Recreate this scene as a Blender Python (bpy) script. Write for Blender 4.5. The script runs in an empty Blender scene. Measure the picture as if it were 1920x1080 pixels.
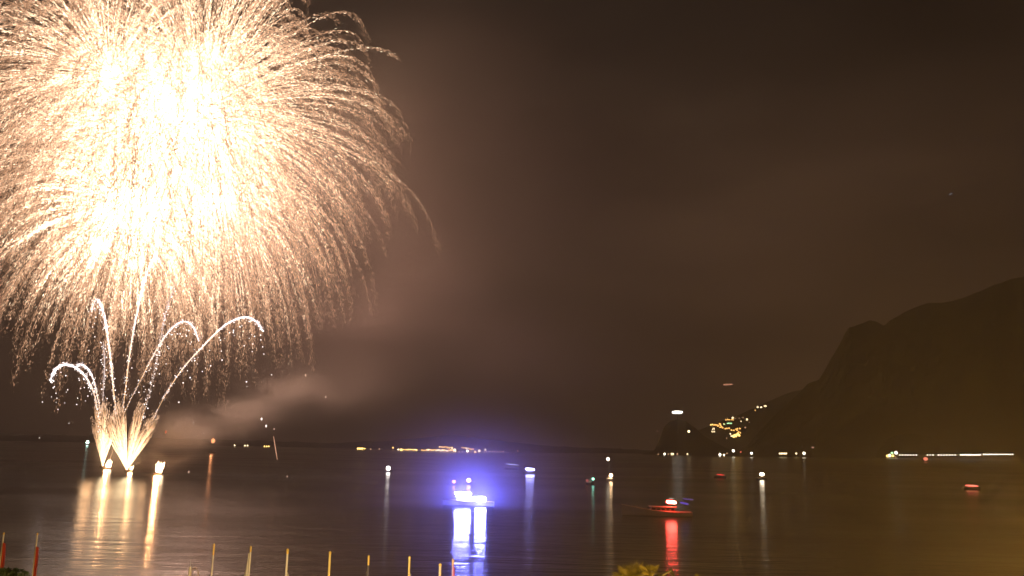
import bpy, bmesh, math, random
import numpy as np
from mathutils import Vector, Matrix
R = math.radians
random.seed(7); rng = np.random.default_rng(7)
S = bpy.context.scene
COL = S.collection

# ------------------------------------------------------------------ camera
F_PX, W_PX = 1600.0, 1920.0
PITCH, ROLL, CAM_H = math.atan(295.5 / 1600.0), R(1.2), 14.0
cam_d = bpy.data.cameras.new('camera'); cam = bpy.data.objects.new('camera', cam_d); COL.objects.link(cam)
cam_d.sensor_width = 36; cam_d.lens = 36 * F_PX / W_PX; cam_d.clip_start = 0.1; cam_d.clip_end = 60000
CM = Matrix.Translation((0, 0, CAM_H)) @ Matrix.Rotation(R(90) + PITCH, 4, 'X') @ Matrix.Rotation(ROLL, 4, 'Z')
cam.matrix_world = CM
S.camera = cam

# ------------------------------------------------------------------ world (night sky with light-polluted cloud)
world = bpy.data.worlds.new("World"); S.world = world; world.use_nodes = True
nt = world.node_tree; nt.nodes.clear()
wo = nt.nodes.new('ShaderNodeOutputWorld'); bg = nt.nodes.new('ShaderNodeBackground')
tc = nt.nodes.new('ShaderNodeTexCoord'); mp = nt.nodes.new('ShaderNodeMapping'); mp.inputs['Scale'].default_value = (1, 1, 3.2)
ns = nt.nodes.new('ShaderNodeTexNoise'); ns.inputs['Scale'].default_value = 2.2; ns.inputs['Detail'].default_value = 4; ns.inputs['Roughness'].default_value = .45
rp = nt.nodes.new('ShaderNodeValToRGB')
rp.color_ramp.elements[0].position = .30; rp.color_ramp.elements[0].color = (0.0110, 0.0080, 0.0068, 1)
rp.color_ramp.elements[1].position = .72; rp.color_ramp.elements[1].color = (0.050, 0.035, 0.024, 1)
nt.links.new(tc.outputs['Generated'], mp.inputs[0]); nt.links.new(mp.outputs[0], ns.inputs['Vector'])
nt.links.new(ns.outputs['Fac'], rp.inputs[0])
# town glow under the overcast: brighter towards the horizon, darker overhead
sx = nt.nodes.new('ShaderNodeSeparateXYZ'); nt.links.new(tc.outputs['Generated'], sx.inputs[0])
zr = nt.nodes.new('ShaderNodeMapRange'); zr.interpolation_type = 'SMOOTHSTEP'; zr.inputs[1].default_value = -.02; zr.inputs[2].default_value = .50; zr.inputs[3].default_value = 1; zr.inputs[4].default_value = 0
nt.links.new(sx.outputs['Z'], zr.inputs[0])
zm = nt.nodes.new('ShaderNodeMix'); zm.data_type = 'RGBA'; zm.inputs[6].default_value = (.40, .42, .44, 1); zm.inputs[7].default_value = (3.9, 2.9, 2.45, 1)
nt.links.new(zr.outputs[0], zm.inputs[0])
mm = nt.nodes.new('ShaderNodeMix'); mm.data_type = 'RGBA'; mm.blend_type = 'MULTIPLY'; mm.inputs[0].default_value = 1
nt.links.new(rp.outputs[0], mm.inputs[6]); nt.links.new(zm.outputs[2], mm.inputs[7]); nt.links.new(mm.outputs[2], bg.inputs['Color'])
bg.inputs['Strength'].default_value = 1.15
nt.links.new(bg.outputs[0], wo.inputs['Surface'])

# ------------------------------------------------------------------ exposure / render
S.view_settings.view_transform = 'Standard'; S.view_settings.look = 'None'
S.view_settings.exposure = 0.0; S.view_settings.gamma = 1.0
S.render.engine = 'CYCLES'
cy = S.cycles
cy.max_bounces = 5; cy.volume_bounces = 0; cy.diffuse_bounces = 2; cy.glossy_bounces = 2; cy.transparent_max_bounces = 12
cy.volume_max_steps = 256; cy.sample_clamp_indirect = 4
cy.use_denoising = True

HAZE_DENS = 0.00026
P_BURST = 6.8e6          # power of the shell cores
K_FIRE = 1.0

# ------------------------------------------------------------------ helpers
def ray(px, py):
    v = Vector(((px - 960) / F_PX, -(py - 540) / F_PX, -1.0))
    return CM.to_3x3() @ v
def at(px, py, Y):
    d = ray(px, py); return Vector((0, 0, CAM_H)) + d * (Y / d.y)
def on_water(px, py, z=0.0):
    d = ray(px, py); return Vector((0, 0, CAM_H)) + d * ((z - CAM_H) / d.z)
def horizon(px): return 835.5 + (px - 960) * math.tan(ROLL)

MATS = {}
def mat(name, col, rough=.6, metal=0.0, noise=None, bump=0.0, spec=.5):
    if name in MATS: return MATS[name]
    m = bpy.data.materials.new(name); m.use_nodes = True; t = m.node_tree; b = t.nodes['Principled BSDF']
    b.inputs['Base Color'].default_value = (*col, 1); b.inputs['Roughness'].default_value = rough
    b.inputs['Metallic'].default_value = metal; b.inputs['Specular IOR Level'].default_value = spec
    if noise:
        sc, amt = noise
        c = t.nodes.new('ShaderNodeTexCoord'); n = t.nodes.new('ShaderNodeTexNoise'); n.inputs['Scale'].default_value = sc; n.inputs['Detail'].default_value = 5
        mx = t.nodes.new('ShaderNodeMix'); mx.data_type = 'RGBA'
        mx.inputs[6].default_value = (*[x * (1 - amt) for x in col], 1); mx.inputs[7].default_value = (*[min(1, x * (1 + amt)) for x in col], 1)
        t.links.new(c.outputs['Object'], n.inputs['Vector']); t.links.new(n.outputs['Fac'], mx.inputs[0]); t.links.new(mx.outputs[2], b.inputs['Base Color'])
        if bump:
            bp = t.nodes.new('ShaderNodeBump'); bp.inputs['Strength'].default_value = bump
            t.links.new(n.outputs['Fac'], bp.inputs['Height']); t.links.new(bp.outputs[0], b.inputs['Normal'])
    MATS[name] = m; return m
def emis(name, col, strength, sample=False):
    if name in MATS: return MATS[name]
    m = bpy.data.materials.new(name); m.use_nodes = True; t = m.node_tree; t.nodes.clear()
    o = t.nodes.new('ShaderNodeOutputMaterial'); e = t.nodes.new('ShaderNodeEmission')
    e.inputs['Color'].default_value = (*col, 1); e.inputs['Strength'].default_value = strength
    t.links.new(e.outputs[0], o.inputs['Surface'])
    m.cycles.emission_sampling = 'FRONT' if sample else 'NONE'
    MATS[name] = m; return m
def spark_mat(name='burning_sparks'):
    """burning metal: colour and brightness come from each spark's own heat"""
    if name in MATS: return MATS[name]
    m = bpy.data.materials.new(name); m.use_nodes = True; t = m.node_tree; t.nodes.clear()
    o = t.nodes.new('ShaderNodeOutputMaterial'); e = t.nodes.new('ShaderNodeEmission'); a = t.nodes.new('ShaderNodeAttribute')
    a.attribute_name = 'glow'; t.links.new(a.outputs['Color'], e.inputs['Color']); e.inputs['Strength'].default_value = 1
    t.links.new(e.outputs[0], o.inputs['Surface']); m.cycles.emission_sampling = 'NONE'
    MATS[name] = m; return m

def link(name, me, m=None, parent=None, loc=None):
    o = bpy.data.objects.new(name, me); COL.objects.link(o)
    if m is not None:
        for k in (m if isinstance(m, (list, tuple)) else [m]): me.materials.append(k)
    if parent is not None: o.parent = parent
    if loc is not None: o.location = loc
    return o
def tag(o, label=None, cat=None, group=None, kind=None):
    if label and not 4 <= len(label.replace(',', '').split()) <= 16: print('LABEL', len(label.split()), label)
    if label: o['label'] = label
    if cat: o['category'] = cat
    if group: o['group'] = group
    if kind: o['kind'] = kind
    return o
def empty(name, loc, rz=0, label=None, cat=None, group=None):
    o = bpy.data.objects.new(name, None); COL.objects.link(o); o.location = loc; o.rotation_euler = (0, 0, rz)
    return tag(o, label, cat, group)
class MB:
    def __init__(s): s.v = []; s.f = []; s.mi = []; s.m = 0
    def add(s, vs, fs):
        n = len(s.v); s.v += [tuple(v) for v in vs]; s.f += [tuple(i + n for i in f) for f in fs]; s.mi += [s.m] * len(fs); return s
    def box(s, c, d, rz=0, taper=1.0):
        x, y, z = (k / 2 for k in d); vs = []
        for sz in (-1, 1):
            k = taper if sz > 0 else 1
            for sx, sy in ((-1, -1), (1, -1), (1, 1), (-1, 1)):
                p = Matrix.Rotation(rz, 3, 'Z') @ Vector((sx * x * k, sy * y * k, sz * z)); vs.append(p + Vector(c))
        return s.add(vs, [(3, 2, 1, 0), (4, 5, 6, 7), (0, 1, 5, 4), (1, 2, 6, 5), (2, 3, 7, 6), (3, 0, 4, 7)])
    def tube(s, pts, rad, n=8, cap=True):
        pts = [Vector(p) for p in pts]; rad = rad if isinstance(rad, (list, tuple)) else [rad] * len(pts); vs = []; fs = []
        for i, p in enumerate(pts):
            d = (pts[min(i + 1, len(pts) - 1)] - pts[max(i - 1, 0)]).normalized()
            a = d.orthogonal().normalized() if abs(d.z) < .99 else Vector((1, 0, 0)); a = (a - d * a.dot(d)).normalized(); b = d.cross(a)
            for k in range(n):
                t = 2 * math.pi * k / n; vs.append(p + (a * math.cos(t) + b * math.sin(t)) * rad[i])
        for i in range(len(pts) - 1):
            for k in range(n): fs.append((i * n + k, i * n + (k + 1) % n, (i + 1) * n + (k + 1) % n, (i + 1) * n + k))
        if cap: fs += [tuple(reversed(range(n))), tuple(range((len(pts) - 1) * n, len(pts) * n))]
        return s.add(vs, fs)
    def ball(s, c, r, seg=10, rings=6, sz=1.0, sx=1.0):
        vs = [(c[0], c[1], c[2] - r * sz)]; fs = []
        for i in range(1, rings):
            ph = -math.pi / 2 + math.pi * i / rings
            for k in range(seg):
                t = 2 * math.pi * k / seg; vs.append((c[0] + sx * r * math.cos(ph) * math.cos(t), c[1] + r * math.cos(ph) * math.sin(t), c[2] + r * sz * math.sin(ph)))
        vs.append((c[0], c[1], c[2] + r * sz)); n = len(vs) - 1
        for k in range(seg):
            fs.append((0, 1 + (k + 1) % seg, 1 + k)); fs.append((n, n - seg + k, n - seg + (k + 1) % seg))
        for i in range(rings - 2):
            for k in range(seg): a = 1 + i * seg; fs.append((a + k, a + (k + 1) % seg, a + seg + (k + 1) % seg, a + seg + k))
        return s.add(vs, fs)
    def mesh(s, name='mesh', smooth=False):
        me = bpy.data.meshes.new(name); me.from_pydata(s.v, [], s.f); me.polygons.foreach_set('material_index', s.mi)
        if smooth: me.polygons.foreach_set('use_smooth', [True] * len(s.f))
        me.update(); return me
    def build(s, name, m, parent=None, loc=None, smooth=False): return link(name, s.mesh(name, smooth), m, parent, loc)
def point_light(name, loc, power, col, radius, parent=None):
    l = bpy.data.lights.new(name, 'POINT'); l.energy = power; l.color = col; l.shadow_soft_size = radius
    o = bpy.data.objects.new(name, l); COL.objects.link(o); o.location = loc
    if parent is not None: o.parent = parent
    return o

# ------------------------------------------------------------------ lake, shores, hills
def fbm(x, y, seed=0, octv=5, lac=2.0):
    r = 0; a = 1.0; tot = 0
    for o in range(octv):
        s = seed * 13.7 + o * 5.1
        r += a * (math.sin(x * 1.3 + y * .7 + s) * math.cos(y * 1.1 - x * .4 + s * 1.7) + .5 * math.sin(x * .6 - y * 1.9 + s * .6)) ; tot += a * 1.3
        x *= lac; y *= lac; a *= .5
    return r / tot

def water_material():
    m = bpy.data.materials.new('lake_water'); m.use_nodes = True; t = m.node_tree; b = t.nodes['Principled BSDF']
    b.inputs['Base Color'].default_value = (.010, .012, .013, 1); b.inputs['IOR'].default_value = 1.33
    b.inputs['Roughness'].default_value = .20
    c = t.nodes.new('ShaderNodeTexCoord')
    def nz(sx, sy, scale, det):
        mp = t.nodes.new('ShaderNodeMapping'); mp.inputs['Scale'].default_value = (sx, sy, 1)
        n = t.nodes.new('ShaderNodeTexNoise'); n.inputs['Scale'].default_value = scale; n.inputs['Detail'].default_value = det
        t.links.new(c.outputs['Object'], mp.inputs[0]); t.links.new(mp.outputs[0], n.inputs['Vector']); return n
    n1 = nz(.35, 1, .9, 2.5); n2 = nz(.25, 1, .22, 2); n3 = nz(.3, 1, .02, 2)
    ad = t.nodes.new('ShaderNodeMath'); ad.operation = 'MULTIPLY_ADD'; ad.inputs[1].default_value = 2.2
    t.links.new(n2.outputs['Fac'], ad.inputs[0]); t.links.new(n1.outputs['Fac'], ad.inputs[2])
    bp = t.nodes.new('ShaderNodeBump'); bp.inputs['Strength'].default_value = .6; bp.inputs['Distance'].default_value = .10
    t.links.new(ad.outputs[0], bp.inputs['Height']); t.links.new(bp.outputs[0], b.inputs['Normal'])
    mr = t.nodes.new('ShaderNodeMapRange'); mr.inputs[1].default_value = .35; mr.inputs[2].default_value = .65; mr.inputs[3].default_value = .15; mr.inputs[4].default_value = .215
    t.links.new(n3.outputs['Fac'], mr.inputs[0]); t.links.new(mr.outputs[0], b.inputs['Roughness'])
    return m
mb = MB()
xs = [-9000, -3000, -1000, -300, 0, 300, 1000, 3000, 9000]; ys = [58, 120, 250, 500, 1000, 2000, 4000, 9000]
vs = [(x, y, 0) for y in ys for x in xs]; n = len(xs)
mb.add(vs, [(j * n + i, j * n + i + 1, (j + 1) * n + i + 1, (j + 1) * n + i) for j in range(len(ys) - 1) for i in range(n - 1)])
tag(mb.build('water', water_material()), kind='structure')

hill_mat = mat('forested_rock', (.032, .029, .022), .95, noise=(.012, .55), bump=.6, spec=.1)
def interp(pts, x):
    for (a, ya), (b, yb) in zip(pts, pts[1:]):
        if a <= x <= b: return ya + (yb - ya) * (x - a) / (b - a)
    return pts[0][1] if x < pts[0][0] else pts[-1][1]
def terrain(name, crest, foot_d, crest_d, step=4, rows=26, rough=.06, seed=1):
    """a mountain: crest height per bearing, slope running down to the water in front and down again behind"""
    px0, px1 = crest[0][0], crest[-1][0]; cols = int((px1 - px0) / step) + 1
    V = []; Fc = []
    prof = [i / rows for i in range(rows + 1)] + [1.12, 1.3, 1.6]
    for i in range(cols):
        px = px0 + i * (px1 - px0) / (cols - 1); py = interp(crest, px) + 1.6 * fbm(px * .11, 0, seed)
        fd, cd = interp(foot_d, px), interp(crest_d, px)
        c = at(px, py, cd); bear = Vector((c.x / c.y, 1, 0))
        top = max(c.z, 2)
        for t in prof:
            if t <= 1:
                d = fd + (cd - fd) * t; zz = (top + 3) * (t ** .85) - 3
                g = math.sin(t * math.pi) * rough
                zz += top * g * fbm(px * .035 + t * 2, t * 7, seed + 2) ; d += (cd - fd) * .10 * math.sin(t * math.pi) * fbm(px * .02, t * 4 + 3, seed + 5)
            else:
                d = cd + (cd - fd) * (t - 1) * 1.6; zz = top * (1 - (t - 1) / .6) - 3 * (t - 1) / .6
            V.append((bear.x * d, d, zz))
    k = len(prof)
    for i in range(cols - 1):
        for j in range(k - 1): Fc.append((i * k + j, (i + 1) * k + j, (i + 1) * k + j + 1, i * k + j + 1))
    b = MB(); b.add(V, Fc); return tag(b.build(name, hill_mat), kind='structure')

CREST = [(1372, 857), (1385, 847), (1400, 836), (1430, 801), (1450, 781), (1475, 759), (1500, 735), (1515, 719), (1535, 712), (1545, 696), (1560, 670), (1575, 645), (1584, 626), (1592, 614), (1610, 608), (1632, 600), (1645, 604), (1658, 612), (1668, 601), (1700, 583), (1722, 574), (1740, 567), (1762, 569), (1790, 563), (1820, 553), (1845, 543), (1870, 532), (1900, 522), (1940, 514), (2100, 470), (2300, 500), (2500, 620), (2700, 800)]
terrain('mountain', CREST, [(1372, 2000), (1500, 2300), (1700, 3300), (1900, 3900), (2700, 3000)], [(1372, 2060), (1500, 2900), (1632, 4300), (1900, 5200), (2700, 4000)], seed=1)
RIDGE2 = [(1210, 850), (1262, 828), (1300, 810), (1340, 793), (1380, 780), (1420, 762), (1450, 748), (1490, 733), (1540, 722), (1600, 715), (1680, 740), (1760, 800)]
R2F, R2C = [(1210, 2700), (1760, 3000)], [(1210, 2900), (1400, 4200), (1760, 4200)]
terrain('far_ridge', RIDGE2, R2F, R2C, seed=4, rough=0.0)
HUMP = [(1205, 852), (1226, 846), (1236, 826), (1246, 799), (1258, 788), (1272, 786), (1288, 790), (1302, 802), (1322, 818), (1345, 832), (1375, 846), (1400, 852)]
terrain('headland', HUMP, [(1205, 2000), (1400, 2000)], [(1205, 2040), (1270, 2350), (1400, 2040)], seed=6, rough=.03)
FARH = [(-500, 800), (-200, 806), (0, 812), (150, 816), (330, 822), (480, 826), (620, 831), (740, 826), (850, 815), (930, 826), (1040, 837), (1180, 842), (1260, 847)]
FHF = [(-500, 2300), (440, 1850), (700, 1760), (850, 1600), (950, 1600), (1260, 2300)]
terrain('distant_hills', FARH, FHF, [(-500, 3300), (440, 3000), (850, 2700), (1260, 3300)], seed=9, rough=.02)

# ------------------------------------------------------------------ lights of the far shores
LC = {'amber': ((1, .50, .12), 4.2), 'gold': ((1, .62, .16), 6), 'warm': ((1, .74, .42), 6), 'white': ((1, .88, .68), 7), 'green': ((.50, 1, .45), 3.5), 'flood': ((1, .92, .78), 5),
      'dim': ((1, .55, .30), 1.3), 'dimpink': ((1, .5, .38), .8), 'red': ((1, .16, .10), 2.5), 'cream': ((1, .76, .42), 4.4)}
pole_m = mat('galvanised_pole', (.12, .12, .12), .5, .6)
def lamp_proto(key, r, h, s=1.0, stretch=1.0):
    """a lamp post: column with its base, bracket and glowing head, all one small mesh this far away"""
    b = MB(); b.m = 0; b.tube([(0, 0, -h), (0, 0, -r * 1.2)], [r * .16, r * .09], 6); b.box((0, 0, -h + r * .1), (r * .6, r * .6, r * .25)); b.box((0, 0, -r * 1.0), (r * .8, r * .8, r * .2))
    b.m = 1; b.ball((0, 0, 0), r, 10, 6, 1.0, stretch)
    return b.mesh('lamp')
_lm = {}
def far_lamp(px, py, Y, key, rpx, label, group, name='street_lamp', cat='street lamp', h=None, stretch=1.0):
    p = at(px, py, Y); rpx *= .90; r = rpx / F_PX * Y
    h = h or max(4.0, r * 4)
    if p.z < h + .5 and Y < 2600: h = max(r * 1.3, p.z + .2)
    k = (key, round(rpx, 1), round(h / 4), stretch, round(Y / 400))
    if k not in _lm:
        me = lamp_proto(key, r, h, stretch=stretch); c, s = LC[key]
        me.materials.append(pole_m); me.materials.append(emis('lamp_glow_' + key, c, s)); _lm[k] = me
    o = link(name, _lm[k], None, None, p); tag(o, label, cat, group); return o

def shore_y(px): return interp(FHF, px)
# left and centre town strip
for x, y in ((440, 835), (459, 835.5), (464, 835.5)): far_lamp(x, y, shore_y(x) - 12, 'cream', 1.5, 'pale lamp on the far shore behind the orange flare and thin smoke', 'lamps on the shore behind the smoke')
for x in (496, 500, 504): far_lamp(x, 836.8, shore_y(x) - 12, 'gold', 1.3, 'yellow shore lamp left of the falling ember streak', 'yellow lamps left of the ember streak')
for x in (671, 674, 677, 680, 684): far_lamp(x, 841, shore_y(x) - 12, 'gold', 1.7 if x < 683 else 1.2, 'yellow lamp in the short isolated row left of the lakeside town', 'isolated short row of yellow shore lamps')
for x in (695, 711): far_lamp(x, 841.8, shore_y(x) - 12, 'dim', 1.3, 'dim lone lamp between the isolated row and the lakeside town', 'dim lone shore lamps')
town = [(737, 839.5, 1.7), (747, 842.8, 1.6), (752.5, 843.3, 2.4)]
town += [(x, 843.2 + .018 * (x - 757) + random.uniform(-.7, .7), random.uniform(1.0, 1.5)) for x in range(757, 783, 3)]
town += [(x, 843.6 + .018 * (x - 790) + random.uniform(-1.2, 1.2), random.uniform(1.0, 1.7)) for x in range(791, 856, 3)]
town += [(x, 838 + .1 * (x - 830) + random.uniform(-.9, .9), random.uniform(.9, 1.5)) for x in range(824, 850, 3)]
town += [(x, 839.8 + .12 * (x - 865) + random.uniform(-.9, .9), random.uniform(.9, 1.4)) for x in range(866, 888, 3)]
for k, (x, y, r) in enumerate(town):
    far_lamp(x, y, shore_y(x) - 12 + (0 if y > 842 else 60), random.choice(['amber', 'gold', 'amber', 'warm']), r, 'small amber lamp in the crowded strip of the lakeside town above the blue lit launch', 'amber lamps of the lakeside town', h=5)
for x, y, key, r in ((852.5, 843.5, 'warm', 2.3), (876.5, 845.8, 'white', 2.3), (891, 847.8, 'amber', 2.4), (898.5, 845.5, 'cream', 2.4), (910, 843, 'cream', 1.7), (847.5, 840.5, 'cream', 1.5)):
    far_lamp(x, y, shore_y(x) - 20, key, r, 'larger round lamp at the right end of the lakeside town strip', 'larger lamps of the lakeside town')
for x in (861, 867, 883, 908, 912, 918, 924, 928, 933, 937, 941, 944): far_lamp(x, 847 + random.uniform(-.5, .5), shore_y(x) - 12, 'dim', 1.2, 'dim reddish lamp trailing off right of the lakeside town', 'dim lamps right of the lakeside town')
far_lamp(971, 845.6, 1700, 'dim', 1.5, 'single dim pinkish lamp on the dark shore right of the town', None)
far_lamp(820, 820.5, 2500, 'dimpink', 1.5, 'faint pale lamp on the dark hill above the lakeside town, left one', None, h=6)
far_lamp(878, 819.5, 2500, 'dimpink', 1.6, 'faint reddish lamp on the dark hill above the lakeside town, right one', None, h=6)
# headland and right shore
for x, y, key, r in ((1234, 851.5, 'dim', 1.1), (1246, 851, 'white', 2.0), (1253, 851.5, 'dim', 1.3), (1259, 851, 'cream', 1.7), (1262, 851, 'cream', 1.7), (1270, 851.3, 'dim', 1.5), (1289, 851.3, 'cream', 1.4)):
    far_lamp(x, y, 1960, key, r, 'lamp at the foot of the rounded headland', 'lamps at the foot of the headland', h=9)
far_lamp(1291.5, 809, 2100, 'warm', 2.4, 'round warm lamp on the right flank of the rounded headland', None, h=8)
far_lamp(1232.5, 808.5, 2350, 'dimpink', 1.3, 'faint reddish lamp left of the rounded headland', None, h=30)
for x, y, key, r in ((1350, 852.3, 'white', 2.6), (1357.5, 853, 'warm', 2.0), (1363, 850, 'dim', 1.3)): far_lamp(x, y, 1985, key, r, 'lamp in the little group where the mountain foot meets the water', 'lamps where the mountain meets the lake', h=7)
far_lamp(1375, 845.2, 1985, 'white', 2.7, 'bright white lamp at the tip of the mountain foot', None, h=14)
far_lamp(1389, 847.5, 1985, 'red', 1.2, 'faint red lamp right of the bright white lamp on the mountain foot', None, h=10)
far_lamp(1409, 849.8, 1985, 'white', 2.5, 'lone white shore lamp left of the short lamp row under the mountain', None, h=8)
for x in (1462, 1465, 1468, 1471, 1474): far_lamp(x, 850.4, 2150, 'cream', 1.8, 'lamp in the tight row of five under the mountain', 'tight row of lamps under the mountain', h=8)
far_lamp(1493, 850.4, 2200, 'cream', 1.8, 'small lamp between the tight row of five and a bright white lamp', None, h=8)
far_lamp(1507.5, 850, 2200, 'white', 2.8, 'bright white lamp right of the tight row of five under the mountain', None, h=9)
far_lamp(1524, 839, 2400, 'dimpink', 1.5, 'faint reddish lamp low on the mountain slope', None, h=20, stretch=1.8)
for x, y, key, r in ((1664, 855, 'gold', 2.6), (1668, 853.8, 'white', 2.7), (1674, 854.6, 'gold', 2.5), (1672.5, 849.3, 'green', 2.4), (1680, 848.8, 'white', 3.3), (1679, 857, 'dim', 1.3)):
    far_lamp(x, y, 2900, key, r, 'large lamp in the bright cluster at the left end of the long shore road', 'lamp cluster at the start of the shore road', h=16)
x = 1687.0
while x < 1900:
    if not (1723 < x < 1736 or 1751 < x < 1757 or 1793 < x < 1797 or 1840 < x < 1842):
        y = 853.2 - (.9 if x > 1842 else 0) - (x > 1797) * .3
        bright = 1.3 if 1797 < x < 1841 else (1.1 if x > 1757 else .95)
        far_lamp(x, y, interp([(1687, 2700), (1770, 2800), (1900, 3700)], x), 'white', bright * 1.2, 'lamp in the long dotted row along the shore road under the big mountain', 'long row of shore road lamps', h=14)
    x += 3.6 if x > 1797 else 5.2
# hillside village on the far ridge
vil = []
def ridge_pt(px, py):
    """where the sight line meets the slope of the far ridge"""
    fd, cd, cy = interp(R2F, px), interp(R2C, px), interp(RIDGE2, px); top = at(px, cy, cd).z
    for i in range(400):
        t = i / 400; d = fd + (cd - fd) * t
        if at(px, py, d).z <= (top + 3) * t ** .85 - 3 + 5: return d
    return cd
def vl(x, y, key, r): vil.append((x, y, key, r))
for x, y in ((1333, 796.5), (1336, 796), (1338.5, 797), (1341, 796.5), (1344, 797), (1347, 797.5), (1349, 795), (1351, 798), (1353, 800), (1355, 802), (1357.5, 795), (1351, 795.4), (1346, 799), (1350, 801.2)): vl(x, y, 'amber' if x > 1336 else 'gold', 1.5)
for x, y in ((1337, 803.2), (1339, 803), (1336, 806), (1339, 806), (1335, 809.5), (1337.5, 809.7), (1340, 809.5)): vl(x, y, 'cream', 1.1)
for x, y in ((1361, 787), (1364, 786.5), (1367, 787), (1371.5, 787), (1374.5, 787)): vl(x, y, 'amber', 1.4)
for x, y in ((1364, 794), (1366, 793.5), (1368.5, 793.7), (1371, 793.8), (1358, 795.3)): vl(x, y, 'green', 1.3)
for x, y in ((1360, 804), (1363, 803), (1367, 802.7), (1371.5, 806.5), (1376, 807), (1380, 804.5), (1383, 803.5), (1387.5, 803.5), (1382, 806.5), (1385, 810), (1388, 811.5), (1383, 812)): vl(x, y, 'amber', 1.6)
for x, y in ((1369.5, 813.5), (1371, 817.5), (1374, 818.5)): vl(x, y, 'cream', 1.5)
for x, y in ((1375, 817), (1378, 816), (1381, 815), (1384, 814), (1386, 816.5), (1380, 817.8), (1376, 818.8)): vl(x, y, 'gold', 2.2)
for x, y, k, r in ((1373.7, 783.4, 'cream', 2.3), (1379, 784.5, 'dim', 1.2), (1386, 784.3, 'dim', 1.1), (1393, 783.2, 'dim', 1.2), (1400.5, 786.6, 'cream', 2.2), (1405, 791.5, 'dim', 1.0), (1389.5, 790, 'cream', 1.2), (1397.5, 801.5, 'dim', 1.5), (1362.5, 821.5, 'dim', 1.4),
                  (1420.5, 763.2, 'cream', 2.3), (1427, 763.7, 'warm', 1.8), (1435.5, 761.5, 'cream', 2.2), (1416, 769.5, 'amber', 1.1), (1433, 761.2, 'cream', 1.4)): vl(x, y, k, r)
for x, y, k, r in vil:
    hi = x > 1410
    col = {'amber': 'amber', 'gold': 'golden', 'cream': 'pale', 'green': 'greenish', 'dim': 'dim reddish', 'warm': 'warm'}[k]
    far_lamp(x, y, max(ridge_pt(x, y) - 25, 2600), k, r, (col + ' lamp high on the far ridge right above the hillside village') if hi else (col + ' lamp among the hillside village lights left of the mountain'), (col + ' lamps high on the ridge') if hi else (col + ' lamps of the hillside village'), h=7)
# bright floodlight on a mast on top of the headland + dim one in the sky to its right
def floodlight(px, py, Y, lenpx, hpx, key, label, ground):
    p = at(px, py, Y); s = Y / F_PX; g = ground
    e = empty('floodlight_mast', (p.x, p.y, g), 0, label, 'floodlight')
    b = MB(); b.tube([(0, 0, 0), (0, 0, p.z - g)], [hpx * s * .09, hpx * s * .05], 8); b.box((0, 0, 1), (3, 3, 2)); b.build('mast', pole_m, e)
    b = MB(); b.box((0, 0, p.z - g + hpx * s * .62), (lenpx * s * 1.02, hpx * s * 1.1, hpx * s * .18)); b.build('lamp_hood', pole_m, e)
    c, st = LC[key]; b = MB(); b.tube([(-lenpx * s / 2, 0, p.z - g - .3 * hpx * s * .3), (-lenpx * s * .25, 0, p.z - g), (lenpx * s * .25, 0, p.z - g), (lenpx * s / 2, 0, p.z - g + hpx * s * .1)], [hpx * s * .32, hpx * s * .5, hpx * s * .5, hpx * s * .32], 10)
    b.build('lamp_tube', emis('floodlight_' + key, c, st), e); return e
floodlight(1270, 773, 2330, 19, 5.6, 'flood', 'wide glaring white floodlight on a mast above the rounded headland', at(1270, 787, 2330).z - 3)
def airship(px, py, Y, lenpx, key, label, nm='lantern', tilt=0):
    p = at(px, py, Y); s = Y / F_PX; L = lenpx * s
    e = empty(nm, p, 0, label, nm.replace('_', ' ')); c, st = LC[key]
    b = MB(); b.tube([(-L / 2, 0, -tilt * L), (L * .2, 0, 0), (L / 2, 0, tilt * L * .2)], [L * .07, L * .09, L * .05], 8); b.build('fuselage', emis('flying_' + nm, c, st), e)  # the whole body glows, standing in for the aircraft's light
    b = MB(); b.box((0, 0, L * .02), (L * .14, L * .8, L * .03)); b.box((-L * .42, 0, L * .12), (L * .1, L * .04, L * .22)); b.box((-L * .42, 0, L * .06), (L * .08, L * .3, L * .02)); b.build('wing', pole_m, e)
LC['hot'] = ((1, .42, .25), 1.1); LC['star'] = ((.75, .75, 1), .8)
airship(1365, 720.5, 3600, 17, 'hot', 'small aircraft showing a dim orange streak of light above the hillside village', 'aircraft', .06)
LC['plane2'] = ((.7, .75, 1), .7)
airship(1783, 363, 3000, 7, 'star', 'tiny bluish point of an aircraft alone in the dark sky above the big mountain', 'small_aircraft', .3)

# beacon on the far left shore
bp = at(164, 829, 1500)
e = empty('harbour_beacon', (bp.x, bp.y, 0), 0, 'slim beacon tower with a cold greenish white light at the far left', 'beacon')
b = MB(); b.tube([(0, 0, -.5), (0, 0, bp.z - 2)], [1.2, .7], 10); b.box((0, 0, .4), (5, 5, 1.4)); b.tube([(0, 0, bp.z - 2.2), (0, 0, bp.z - 1.8)], 1.3, 10); b.build('tower', mat('white_render', (.5, .5, .48), .7), e)
b = MB(); b.ball((0, 0, bp.z), 2.2, 12, 8); b.build('lantern', emis('beacon_light', (.62, 1, .86), 25, True), e)

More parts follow.
